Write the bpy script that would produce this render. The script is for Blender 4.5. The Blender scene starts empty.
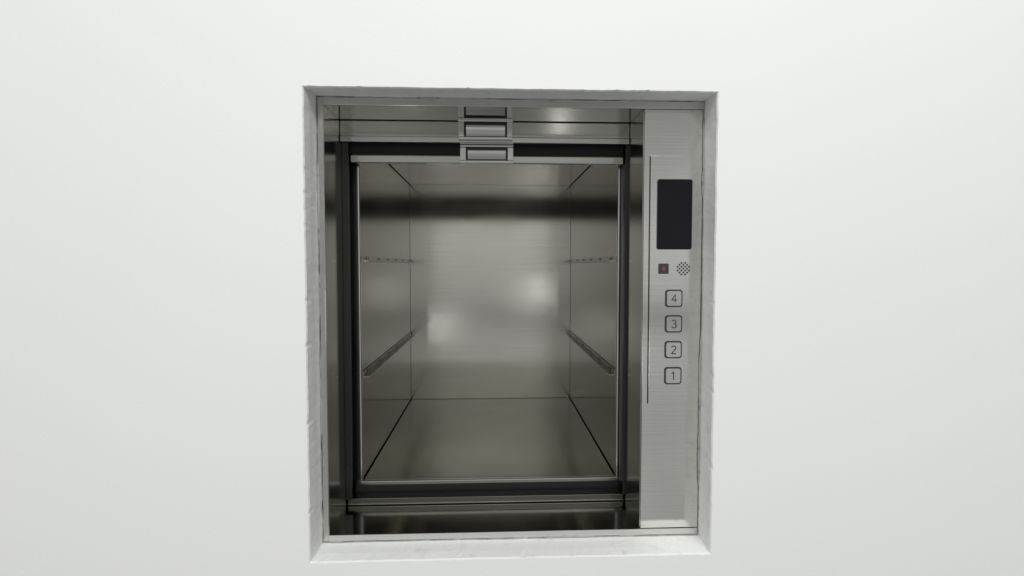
import bpy, bmesh, math, random
from mathutils import Vector, Matrix
random.seed(7)
sc = bpy.context.scene
sc.view_settings.view_transform = 'Standard'
sc.view_settings.look = 'None'
sc.view_settings.exposure = 0

# ---------------- materials ----------------
def newmat(name):
    m = bpy.data.materials.new(name); m.use_nodes = True
    nt = m.node_tree
    return m, nt, nt.nodes['Principled BSDF']

def steel(name, col, rough=0.25, aniso=0.5, grain=0.04, wave=0.0, var=0.05, vertical=False, smudge=0.02):
    m, nt, p = newmat(name)
    N = nt.nodes.new; L = nt.links.new
    p.inputs['Metallic'].default_value = 1
    p.inputs['Anisotropic'].default_value = aniso
    tg = N('ShaderNodeTangent'); tg.direction_type = 'UV_MAP'; tg.uv_map = 'UVMap'
    L(tg.outputs[0], p.inputs['Tangent'])
    if vertical: p.inputs['Anisotropic Rotation'].default_value = 0.25
    uv = N('ShaderNodeUVMap'); uv.uv_map = 'UVMap'
    mp = N('ShaderNodeMapping')
    mp.inputs['Scale'].default_value = (420, 2, 1) if vertical else (2, 420, 1)
    L(uv.outputs[0], mp.inputs[0])
    g = N('ShaderNodeTexNoise'); g.inputs['Scale'].default_value = 1; g.inputs['Detail'].default_value = 4
    L(mp.outputs[0], g.inputs['Vector'])
    b1 = N('ShaderNodeBump'); b1.inputs['Strength'].default_value = grain; b1.inputs['Distance'].default_value = 0.0005
    L(g.outputs[0], b1.inputs['Height'])
    if wave:
        w = N('ShaderNodeTexNoise'); w.inputs['Scale'].default_value = 2.6; w.inputs['Detail'].default_value = 0
        L(uv.outputs[0], w.inputs['Vector'])
        b2 = N('ShaderNodeBump'); b2.inputs['Strength'].default_value = 1; b2.inputs['Distance'].default_value = wave
        L(w.outputs[0], b2.inputs['Height']); L(b1.outputs[0], b2.inputs['Normal'])
        L(b2.outputs[0], p.inputs['Normal'])
    else: L(b1.outputs[0], p.inputs['Normal'])
    r = N('ShaderNodeMapRange'); r.inputs['From Min'].default_value = 0.3; r.inputs['From Max'].default_value = 0.7
    r.inputs['To Min'].default_value = 1 - var; r.inputs['To Max'].default_value = 1 + var
    L(g.outputs[0], r.inputs[0])
    mx = N('ShaderNodeVectorMath'); mx.operation = 'SCALE'
    mx.inputs[0].default_value = col
    L(r.outputs[0], mx.inputs['Scale']); L(mx.outputs[0], p.inputs['Base Color'])
    s = N('ShaderNodeTexNoise'); s.inputs['Scale'].default_value = 5; s.inputs['Detail'].default_value = 2
    L(uv.outputs[0], s.inputs['Vector'])
    rr = N('ShaderNodeMapRange'); rr.inputs['From Min'].default_value = 0.3; rr.inputs['From Max'].default_value = 0.7
    rr.inputs['To Min'].default_value = rough - smudge; rr.inputs['To Max'].default_value = rough + smudge
    L(s.outputs[0], rr.inputs[0]); L(rr.outputs[0], p.inputs['Roughness'])
    return m

def plain(name, col, rough=0.5, metal=0, spec=0.5):
    m, nt, p = newmat(name)
    n = nt.nodes.new('ShaderNodeTexNoise'); n.inputs['Scale'].default_value = 40; n.inputs['Detail'].default_value = 4
    tc = nt.nodes.new('ShaderNodeTexCoord'); nt.links.new(tc.outputs['Object'], n.inputs['Vector'])
    r = nt.nodes.new('ShaderNodeMapRange'); r.inputs['To Min'].default_value = .85; r.inputs['To Max'].default_value = 1.1
    nt.links.new(n.outputs[0], r.inputs[0])
    v = nt.nodes.new('ShaderNodeVectorMath'); v.operation = 'SCALE'; v.inputs[0].default_value = col
    nt.links.new(r.outputs[0], v.inputs['Scale']); nt.links.new(v.outputs[0], p.inputs['Base Color'])
    p.inputs['Roughness'].default_value = rough; p.inputs['Metallic'].default_value = metal
    p.inputs['Specular IOR Level'].default_value = spec
    return m

def paint(name, col, dirt=0.0, bump=0.0006):
    m, nt, p = newmat(name)
    N = nt.nodes.new; L = nt.links.new
    tc = N('ShaderNodeTexCoord')
    n = N('ShaderNodeTexNoise'); n.inputs['Scale'].default_value = 1.1; n.inputs['Detail'].default_value = 4
    L(tc.outputs['Object'], n.inputs['Vector'])
    n2 = N('ShaderNodeTexNoise'); n2.inputs['Scale'].default_value = 34; n2.inputs['Detail'].default_value = 7
    L(tc.outputs['Object'], n2.inputs['Vector'])
    r = N('ShaderNodeMapRange'); r.inputs['From Min'].default_value = .3; r.inputs['From Max'].default_value = .7
    r.inputs['To Min'].default_value = .985; r.inputs['To Max'].default_value = 1.01
    L(n.outputs[0], r.inputs[0])
    r2 = N('ShaderNodeMapRange'); r2.inputs['From Min'].default_value = .55; r2.inputs['From Max'].default_value = .72
    r2.inputs['To Min'].default_value = 1; r2.inputs['To Max'].default_value = 1 - dirt
    L(n2.outputs[0], r2.inputs[0])
    mu = N('ShaderNodeMath'); mu.operation = 'MULTIPLY'; L(r.outputs[0], mu.inputs[0]); L(r2.outputs[0], mu.inputs[1])
    v = N('ShaderNodeVectorMath'); v.operation = 'SCALE'; v.inputs[0].default_value = col
    L(mu.outputs[0], v.inputs['Scale']); L(v.outputs[0], p.inputs['Base Color'])
    n3 = N('ShaderNodeTexNoise'); n3.inputs['Scale'].default_value = 160; n3.inputs['Detail'].default_value = 3
    L(tc.outputs['Object'], n3.inputs['Vector'])
    b = N('ShaderNodeBump'); b.inputs['Distance'].default_value = bump; b.inputs['Strength'].default_value = .5
    L(n3.outputs[0], b.inputs['Height']); L(b.outputs[0], p.inputs['Normal'])
    p.inputs['Roughness'].default_value = .6; p.inputs['Specular IOR Level'].default_value = .25
    return m

M_wall = paint('white_wall_paint', (.80, .812, .79))
M_reveal = paint('rough_plaster', (.79, .80, .78), dirt=.12, bump=.0016)
M_seal = paint('grey_sealant', (.36, .36, .35), dirt=.6, bump=.002)
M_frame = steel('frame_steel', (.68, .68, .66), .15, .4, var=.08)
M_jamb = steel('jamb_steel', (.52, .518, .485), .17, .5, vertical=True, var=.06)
M_guide = steel('guide_steel', (.06, .06, .057), .3, .3, vertical=True)
M_panel = steel('panel_steel', (.76, .757, .73), .13, .5, wave=.0006, var=.08)
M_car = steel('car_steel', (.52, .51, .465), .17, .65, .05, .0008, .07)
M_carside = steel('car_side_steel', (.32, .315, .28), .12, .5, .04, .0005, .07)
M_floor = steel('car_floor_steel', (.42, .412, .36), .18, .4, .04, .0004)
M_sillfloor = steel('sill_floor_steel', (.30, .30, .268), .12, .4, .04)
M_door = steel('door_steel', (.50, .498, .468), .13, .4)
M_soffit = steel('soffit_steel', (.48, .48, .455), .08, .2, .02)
M_trim = steel('trim_steel', (.60, .60, .58), .18, .2, .02)
M_rail = steel('rail_steel', (.42, .415, .385), .30, .0, .02)
M_pull = steel('pull_steel', (.46, .46, .445), .14, .2, .02)
M_dark = plain('shade_and_hole_black', (.010, .010, .010), .55, spec=.3)  # plain black for painted-in dark band and gap, and for rail holes
M_cup_and_shadow = steel('cup_and_shadow_steel', (.05, .05, .048), .3, .2)  # handle cups, and the painted edge shadow on the control plate
M_shaft = plain('dark_shaft', (.03, .03, .03), .8)
M_ink = plain('dark_engraving', (.03, .03, .032), .5)
M_screen = plain('display_glass', (.006, .006, .008), .16, spec=.22)
M_red = plain('red_indicator', (.16, .05, .04), .4)

# ---------------- helpers ----------------
def finish(name, bm, mats, parent=None, smooth=False):
    bm.normal_update()
    uvl = bm.loops.layers.uv.get('UVMap') or bm.loops.layers.uv.new('UVMap')
    for f in bm.faces:
        n = f.normal
        ax = max(range(3), key=lambda i: abs(n[i]))
        for l in f.loops:
            c = l.vert.co
            l[uvl].uv = (c.y + 3.3, c.z) if ax == 0 else ((c.x, c.z) if ax == 1 else (c.x + 7.1, c.y))
        f.smooth = smooth
    lo = [min(v.co[i] for v in bm.verts) for i in range(3)]
    hi = [max(v.co[i] for v in bm.verts) for i in range(3)]
    c = Vector(((lo[0]+hi[0])/2, (lo[1]+hi[1])/2, lo[2]))
    bmesh.ops.translate(bm, verts=bm.verts, vec=-c)
    me = bpy.data.meshes.new(name); bm.to_mesh(me); bm.free()
    for m in mats: me.materials.append(m)
    ob = bpy.data.objects.new(name, me); sc.collection.objects.link(ob)
    place(ob, c, parent)
    return ob

WP = {}
def place(ob, c, parent):
    WP[ob.name] = Vector(c)
    if parent:
        ob.parent = parent; ob.location = Vector(c) - WP[parent.name]
    else: ob.location = c

def empty(name, loc, label, cat):
    e = bpy.data.objects.new(name, None); sc.collection.objects.link(e)
    e.empty_display_size = .1
    place(e, loc, None); e['label'] = label; e['category'] = cat
    return e

def merge(bm, t):
    me = bpy.data.meshes.new('tmp'); t.to_mesh(me); t.free(); bm.from_mesh(me); bpy.data.meshes.remove(me)

def box(bm, x0, x1, y0, y1, z0, z1, mi=0, bev=0.0012):
    t = bmesh.new()
    bmesh.ops.create_cube(t, size=1)
    for v in t.verts:
        v.co = Vector(((x0+x1)/2 + v.co.x*(x1-x0), (y0+y1)/2 + v.co.y*(y1-y0), (z0+z1)/2 + v.co.z*(z1-z0)))
    b = min(bev, .3*min(x1-x0, y1-y0, z1-z0))
    if b > 0: bmesh.ops.bevel(t, geom=t.edges[:], offset=b, segments=2, profile=.5, affect='EDGES')
    for f in t.faces: f.material_index = mi
    merge(bm, t)

def rprism(bm, cx, cz, w, h, r, y0, y1, mi=0, bev=0.0006, seg=6):
    t = bmesh.new(); pts = []
    for sx, sz, a0 in ((1, 1, 0), (-1, 1, 90), (-1, -1, 180), (1, -1, 270)):
        for k in range(seg+1):
            a = math.radians(a0 + 90*k/seg)
            pts.append((cx + sx*(w/2-r) + r*math.cos(a), cz + sz*(h/2-r) + r*math.sin(a)))
    fr = [t.verts.new((x, y0, z)) for x, z in pts]; bk = [t.verts.new((x, y1, z)) for x, z in pts]
    t.faces.new(fr); t.faces.new(bk[::-1])
    n = len(pts)
    for i in range(n): t.faces.new((fr[i], bk[i], bk[(i+1) % n], fr[(i+1) % n]))
    bmesh.ops.recalc_face_normals(t, faces=t.faces)
    if bev: bmesh.ops.bevel(t, geom=[e for e in t.edges if all(abs(v.co.y-y0) < 1e-6 for v in e.verts)], offset=bev, segments=2, affect='EDGES')
    for f in t.faces: f.material_index = mi
    merge(bm, t)

def stroke_digit(bm, s, cx, cz, h, y, mi, wd):
    """thin upright numerals drawn as polyline strokes of constant width"""
    def arc(x0, z0, rx, rz, a0, a1, n=14):
        return [(x0+rx*math.cos(math.radians(a0+(a1-a0)*i/n)), z0+rz*math.sin(math.radians(a0+(a1-a0)*i/n))) for i in range(n+1)]
    P = {
     '1': [[(-.20, .28), (.04, .5), (.04, -.5)]],
     '2': [arc(0, .22, .28, .28, 165, -25) + [(-.30, -.5)], [(-.30, -.5), (.31, -.5)]],
     '3': [arc(0, .25, .26, .25, 155, -90), arc(0, -.24, .30, .26, 90, -155)],
     '4': [[(.12, -.5), (.12, .5), (-.32, -.2)], [(-.32, -.2), (.34, -.2)]],
    }[s]
    t = bmesh.new(); k = 0
    for line in P:
        pts = [(cx+x*h, cz+z*h) for x, z in line]
        L = []; R = []
        for i, p in enumerate(pts):
            a = pts[max(0, i-1)]; b = pts[min(len(pts)-1, i+1)]
            d1 = Vector((p[0]-a[0], p[1]-a[1])); d2 = Vector((b[0]-p[0], b[1]-p[1]))
            if d1.length < 1e-9: d1 = d2
            if d2.length < 1e-9: d2 = d1
            d1.normalize(); d2.normalize(); m = d1 + d2; m.normalize()
            nn = Vector((-m.y, m.x)); sc_ = (wd/2)/max(.45, nn.dot(Vector((-d1.y, d1.x))))
            L.append(t.verts.new((p[0]+nn.x*sc_, y - k*.0002, p[1]+nn.y*sc_))); R.append(t.verts.new((p[0]-nn.x*sc_, y - k*.0002, p[1]-nn.y*sc_)))
        for i in range(len(pts)-1): t.faces.new((L[i], R[i], R[i+1], L[i+1])).material_index = mi
        k += 1
    merge(bm, t)

# ---------------- wall with opening ----------------
OX0, OX1, OZ0, OZ1 = -.455, .562, .606, 1.780
def perim(x0, x1, z0, z1, n=60):
    p = []
    for i in range(n): p.append((x0 + (x1-x0)*i/n, z0))
    for i in range(n): p.append((x1, z0 + (z1-z0)*i/n))
    for i in range(n): p.append((x1 - (x1-x0)*i/n, z1))
    for i in range(n): p.append((x0, z1 - (z1-z0)*i/n))
    return p
def jit(p, a, chip=0):
    out = []; w = 0
    for i, (x, z) in enumerate(p):
        w = .7*w + random.uniform(-a, a)
        c = random.uniform(.0008, .0022) if random.random() < chip else 0
        d = Vector((x-.05, z-1.19)); dx = math.copysign(c, d.x); dz = math.copysign(c, d.y)
        out.append((x + dx + w + random.uniform(-a, a)*.3, z + dz + w*.8 + random.uniform(-a, a)*.3))
    return out
bm = bmesh.new()
rings = []
def ring(p, y): rings.append([bm.verts.new((x, y, z)) for x, z in p])
NP = 120
ring(perim(-3.2, 3.4, -.2, 3.2, NP), 0)
base = jit(perim(OX0-.004, OX1+.004, OZ0-.004, OZ1+.003, NP), .0005, .05)
ring(base, 0)
ring([(x - (x-.05)*.005, z - (z-1.2)*.004) for x, z in base], .004)
FX1, FZ1 = OX1+.007, OZ1+.008
ring(jit(perim(OX0, OX1+.003, OZ0, OZ1+.003, NP), .0006), .03)
ring(jit(perim(OX0, FX1, OZ0, FZ1, NP), .0005), .084)
for k in range(len(rings)-1):
    a, b = rings[k], rings[k+1]; n = len(a)
    for i in range(n):
        f = bm.faces.new((a[i], a[(i+1) % n], b[(i+1) % n], b[i])); f.material_index = 0 if k < 1 else 1
wall = finish('wall', bm, [M_wall, M_reveal])
wall['label'] = 'smooth white painted wall with a rough plastered rectangular opening'; wall['category'] = 'wall'

# ---------------- shaft ----------------
bm = bmesh.new()
X0, X1, Y0, Y1, Z0, Z1 = -.9, 1.0, .003, 1.5, .1, 2.6
V = [bm.verts.new(c) for c in [(X0,Y0,Z0),(X1,Y0,Z0),(X1,Y1,Z0),(X0,Y1,Z0),(X0,Y0,Z1),(X1,Y0,Z1),(X1,Y1,Z1),(X0,Y1,Z1)]]
for q in [(0,1,2,3),(4,7,6,5),(0,3,7,4),(1,5,6,2),(3,2,6,7)]: bm.faces.new([V[i] for i in q])
shaft = finish('elevator_shaft', bm, [M_shaft]); shaft['kind'] = 'structure'
shaft['label'] = 'dark concrete elevator shaft behind the opening'; shaft['category'] = 'shaft'

# ---------------- landing doorway ----------------
FY = .08
dw = empty('dumbwaiter_entrance', (.05, FY, .606), 'brushed steel dumbwaiter entrance with raised doors, set into white wall', 'dumbwaiter')
LX, RX = -.437, .405
SZ, TZ = .626, 1.765
bm = bmesh.new()
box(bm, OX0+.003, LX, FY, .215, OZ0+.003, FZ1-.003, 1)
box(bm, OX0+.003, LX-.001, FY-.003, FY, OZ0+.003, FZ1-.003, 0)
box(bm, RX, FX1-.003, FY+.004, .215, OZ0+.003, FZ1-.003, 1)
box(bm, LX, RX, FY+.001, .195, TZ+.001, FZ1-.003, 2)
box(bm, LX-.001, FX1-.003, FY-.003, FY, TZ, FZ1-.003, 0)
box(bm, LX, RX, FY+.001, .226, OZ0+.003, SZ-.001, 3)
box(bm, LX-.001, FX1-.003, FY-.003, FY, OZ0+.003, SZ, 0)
finish('door_frame', bm, [M_frame, M_jamb, M_soffit, M_sillfloor], dw)
bm = bmesh.new()
pa = jit(perim(OX0+.001, FX1-.001, OZ0+.001, FZ1-.001, 90), .0005)
wds = []
w = .003
for i in range(len(pa)):
    w = min(.006, max(.0006, w + random.uniform(-.0018, .0016))); wds.append(w)
outer = [bm.verts.new((x, FY-.005, z)) for x, z in pa]
def inn(p, w):
    x, z = p
    dx = w if x < OX0+.01 else (-w if x > FX1-.01 else 0); dz = w if z < OZ0+.01 else (-w if z > FZ1-.01 else 0)
    return x+dx, z+dz
inner = [bm.verts.new((inn(p, wd)[0], FY-.0033, inn(p, wd)[1])) for p, wd in zip(pa, wds)]
n = len(pa)
for i in range(n): bm.faces.new((outer[i], outer[(i+1) % n], inner[(i+1) % n], inner[i]))
finish('sealant_bead', bm, [M_seal], dw)
bm = bmesh.new()
box(bm, LX-.020, RX+.020, .2285, .262, .60, .646, 0, .002)
box(bm, LX-.015, RX+.015, .2262, .2282, .6275, .6300, 1, .0005)
finish('landing_sill', bm, [M_sillfloor, M_trim], dw)
for xa, xb in ((LX-.02, -.418), (.398, RX+.02)):
    bm = bmesh.new()
    box(bm, xa, xb, .217, .222, .6475, 2.2, 0)
    box(bm, xa, xa+.006, .222, .262, .6475, 2.2, 0)
    finish('guide_channel', bm, [M_guide], dw)
def handle(parent, cx, cz, y, w=.158, h=.060):
    bm = bmesh.new()
    t = .009; iw = w/2-.018
    box(bm, cx-w/2, cx+w/2, y-.011, y, cz+h/2-t, cz+h/2, 0, .004)
    box(bm, cx-w/2, cx+w/2, y-.011, y, cz-h/2, cz-h/2+t, 0, .004)
    box(bm, cx-w/2, cx-iw, y-.0105, y, cz-h/2+t-.001, cz+h/2-t+.001, 0, .004)
    box(bm, cx+iw, cx+w/2, y-.0105, y, cz-h/2+t-.001, cz+h/2-t+.001, 0, .004)
    box(bm, cx-iw, cx+iw, y-.0015, y-.0005, cz-h/2+t, cz+h/2-t, 1)
    t2 = bmesh.new(); seg = 10; rows = []
    zl, zh = cz-h/2+t+.003, cz+h/2-t-.009
    for k in range(seg+1):
        u = k/seg; z = zl + (zh-zl)*u; yy = y - .0018 - .006*math.sin(u*math.pi*.5)**.8
        rows.append([t2.verts.new((x, yy, z)) for x in (cx-iw+.005, cx+iw-.005)])
    for k in range(seg): t2.faces.new((rows[k][0], rows[k][1], rows[k+1][1], rows[k+1][0])).material_index = 2
    merge(bm, t2)
    finish('door_handle', bm, [M_trim, M_cup_and_shadow, M_pull], parent)
bm = bmesh.new()
box(bm, LX+.001, RX-.001, .203, .216, 1.722, 2.25, 0)
box(bm, LX+.001, RX-.001, .199, .2165, 1.704, 1.7215, 1, .003)
d1 = finish('door_leaf', bm, [M_door, M_door], dw)
handle(d1, -.018, 1.740, .1985)
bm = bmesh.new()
box(bm, LX+.012, RX-.008, .236, .248, 1.676, 2.2, 1, .001)  # black colour painted in for the dark reflecting band above the lip
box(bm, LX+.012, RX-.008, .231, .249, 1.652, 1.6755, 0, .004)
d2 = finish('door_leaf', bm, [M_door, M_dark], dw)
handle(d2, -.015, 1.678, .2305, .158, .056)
# control panel
bm = bmesh.new()
box(bm, RX+.002, FX1-.003, FY-.001, FY+.003, SZ+.001, TZ-.001, 0)
box(bm, .424, FX1-.008, FY-.0045, FY-.0012, .973, 1.641, 0, .001)
box(bm, .4212, .4238, FY-.0016, FY-.0011, .973, 1.641, 1, 0)  # dark strip painted in as the shadow along the plate's left edge
cp = finish('control_panel', bm, [M_panel, M_cup_and_shadow], dw)
PY = FY-.0045; BX = .489; DZ = .0075
bm = bmesh.new(); rprism(bm, BX, 1.478+DZ, .096, .188, .006, PY-.0012, PY, 1, .0004); rprism(bm, BX, 1.478+DZ, .092, .184, .005, PY-.003, PY-.0012, 0)
finish('display_screen', bm, [M_screen, M_ink], cp)
for s, z in (('4', 1.260), ('3', 1.191), ('2', 1.121), ('1', 1.050)):
    bm = bmesh.new()
    rprism(bm, BX+.001, z, .0475, .0475, .008, PY-.0012, PY, 1, .0003)
    rprism(bm, BX+.001, z, .0395, .0395, .006, PY-.0038, PY-.0012, 0, .0008)
    stroke_digit(bm, s, BX+.001, z, .0210, PY-.0041, 1, .0027)
    b = finish('floor_button', bm, [M_panel, M_ink], cp)
    b['label'] = 'square steel button marked ' + s
bm = bmesh.new()
for i in range(-3, 4):
    for j in range(-3, 4):
        if i*i + j*j <= 10 and (i+j) % 2 == 0:
            bmesh.ops.create_circle(bm, cap_ends=True, segments=10, radius=.0027,
                matrix=Matrix.Translation((.515+i*.0052, PY-.0004, 1.340+j*.0052)) @ Matrix.Rotation(math.pi/2, 4, 'X'))
finish('speaker_grille', bm, [M_ink], cp)
bm = bmesh.new()
rprism(bm, .461, 1.340, .028, .028, .003, PY-.0012, PY, 0, .0003)
rprism(bm, .461, 1.340, .009, .013, .002, PY-.002, PY-.0012, 1, .0003)
finish('indicator_light', bm, [M_ink, M_red], cp)

# ---------------- elevator car ----------------
CX0, CX1, CY0, CY1, CZ0, CZ1 = -.404, .392, .28, 1.12, .680, 1.745
car = empty('dumbwaiter_car', (0, .7, CZ0-.03), 'empty stainless steel dumbwaiter car with shelf rails on its walls', 'dumbwaiter car')
bm = bmesh.new(); box(bm, CX0-.02, CX1+.02, CY1, CY1+.012, CZ0-.02, CZ1+.02); finish('back_wall', bm, [M_car], car)
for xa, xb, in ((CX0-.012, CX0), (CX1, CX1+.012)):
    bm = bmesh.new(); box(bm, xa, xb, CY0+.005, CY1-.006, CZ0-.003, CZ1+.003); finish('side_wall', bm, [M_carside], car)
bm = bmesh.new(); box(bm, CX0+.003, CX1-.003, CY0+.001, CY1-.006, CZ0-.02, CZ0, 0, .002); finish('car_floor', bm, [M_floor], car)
bm = bmesh.new(); box(bm, CX0+.003, CX1-.003, CY0+.003, CY1-.005, CZ1, CZ1+.012, 0, .002); finish('car_ceiling', bm, [M_car], car)
bm = bmesh.new(); box(bm, CX0-.02, CX1+.02, .266, .2798, .668, .6805, 0, .003)
box(bm, CX0-.02, CX1+.02, .268, .2798, .62, .6675, 1)  # black face painted in for the dark gap under the sill
finish('car_sill', bm, [M_trim, M_dark], car)
for xa, xb in ((CX0-.03, CX0+.002), (CX1-.002, CX1+.03)):
    bm = bmesh.new(); box(bm, xa, xb, .268, .2838, .681, 1.80, 0, .004); finish('front_post', bm, [M_trim], car)
bm = bmesh.new(); box(bm, CX0+.003, CX1-.003, .270, .282, 1.735, 1.80, 0); finish('car_header', bm, [M_door], car)
def disc(bm, x, y, z, r, mi):
    t = bmesh.new()
    bmesh.ops.create_cone(t, cap_ends=True, segments=12, radius1=r, radius2=r*.8, depth=.0012, matrix=Matrix.Translation((x, y, z)) @ Matrix.Rotation(math.pi/2, 4, 'Y'))
    for f in t.faces: f.material_index = mi
    merge(bm, t)
for side in (-1, 1):
    for z in (1.000, 1.360):
        bm = bmesh.new()
        xw = CX0+.001 if side < 0 else CX1-.001
        s = 1 if side < 0 else -1
        a, b = sorted((xw + s*.0035, xw + s*.020)); box(bm, a, b, CY0+.005, CY1-.012, z, z+.0025, 0, .0004)
        a, b = sorted((xw, xw + s*.003)); box(bm, a, b, CY0+.005, CY1-.012, z, z+.018, 0, .0004)
        for k in range(6):
            y = CY0 + .05 + k*.145
            disc(bm, xw + s*.0035, y, z+.011, .0042, 1)
            disc(bm, xw + s*.0035, y+.022, z+.011, .0030, 1)
        finish('shelf_rail', bm, [M_rail, M_dark], car)

# ---------------- lights ----------------
w = bpy.data.worlds.new('World'); sc.world = w; w.use_nodes = True
nt = w.node_tree; bg = nt.nodes['Background']
tc = nt.nodes.new('ShaderNodeTexCoord'); sp = nt.nodes.new('ShaderNodeSeparateXYZ')
nt.links.new(tc.outputs['Generated'], sp.inputs[0])
mr = nt.nodes.new('ShaderNodeMapRange'); mr.inputs['From Min'].default_value = -1; mr.inputs['From Max'].default_value = 1
nt.links.new(sp.outputs['Z'], mr.inputs[0])
cr = nt.nodes.new('ShaderNodeValToRGB'); nt.links.new(mr.outputs[0], cr.inputs[0])
e = cr.color_ramp.elements
e[0].position = 0; e[0].color = (.48, .48, .47, 1)
e[1].position = 1; e[1].color = (.95, .95, .94, 1)
for pos, c in ((.34, .42), (.42, .60), (.445, .30), (.468, .60), (.53, .80), (.58, .62), (.64, .42), (.8, .70)):
    k = e.new(pos); k.color = (c, c, c*.985, 1)
mpw = nt.nodes.new('ShaderNodeMapping'); mpw.inputs['Scale'].default_value = (2.6, 2.6, .7)
nt.links.new(tc.outputs['Generated'], mpw.inputs[0])
nz = nt.nodes.new('ShaderNodeTexNoise'); nz.inputs['Scale'].default_value = 1.6; nz.inputs['Detail'].default_value = 2
nt.links.new(mpw.outputs[0], nz.inputs['Vector'])
mz = nt.nodes.new('ShaderNodeMapRange'); mz.inputs['From Min'].default_value = .36; mz.inputs['From Max'].default_value = .64
mz.inputs['To Min'].default_value = .66; mz.inputs['To Max'].default_value = 1.15
nt.links.new(nz.outputs[0], mz.inputs[0])
vs = nt.nodes.new('ShaderNodeVectorMath'); vs.operation = 'SCALE'
nt.links.new(cr.outputs[0], vs.inputs[0]); nt.links.new(mz.outputs[0], vs.inputs['Scale'])
nt.links.new(vs.outputs[0], bg.inputs[0]); bg.inputs[1].default_value = .9

def area(name, loc, tgt, sx, sy, pw, col=(1, 1, 1), shape='RECTANGLE'):
    l = bpy.data.lights.new(name, 'AREA'); l.shape = shape; l.size = sx; l.size_y = sy; l.energy = pw; l.color = col
    o = bpy.data.objects.new(name, l); sc.collection.objects.link(o); o.location = loc
    o.rotation_euler = (Vector(tgt)-Vector(loc)).to_track_quat('-Z', 'Y').to_euler()
    return o
area('ceiling_lamp', (0.3, -3.7, 4.75), (0.2, 0, .4), 4.0, 1.4, 190)
area('streak_light', (-.64, -2.2, .62), (-.25, .5, 1.0), .05, .45, .30, shape='ELLIPSE')  # added unseen light, makes the left sheen streak on the car's back wall
area('streak_light', (.56, -2.2, 1.0), (.2, .5, 1.1), .05, .45, .30, shape='ELLIPSE')  # same kind of added light, for the right streak

# ---------------- camera ----------------
cam = bpy.data.cameras.new('camera'); co = bpy.data.objects.new('camera', cam); sc.collection.objects.link(co)
cam.sensor_width = 36; cam.lens = 450*36/1024; cam.clip_start = .01; cam.clip_end = 100
co.location = (0, -1.12, 1.35)
a = math.radians(2.0)
co.rotation_euler = (math.radians(90)-a, 0, -a)
off = 450*math.tan(a)
cam.shift_x = (512-492-off)/1024; cam.shift_y = -(288-265-off)/1024
sc.camera = co
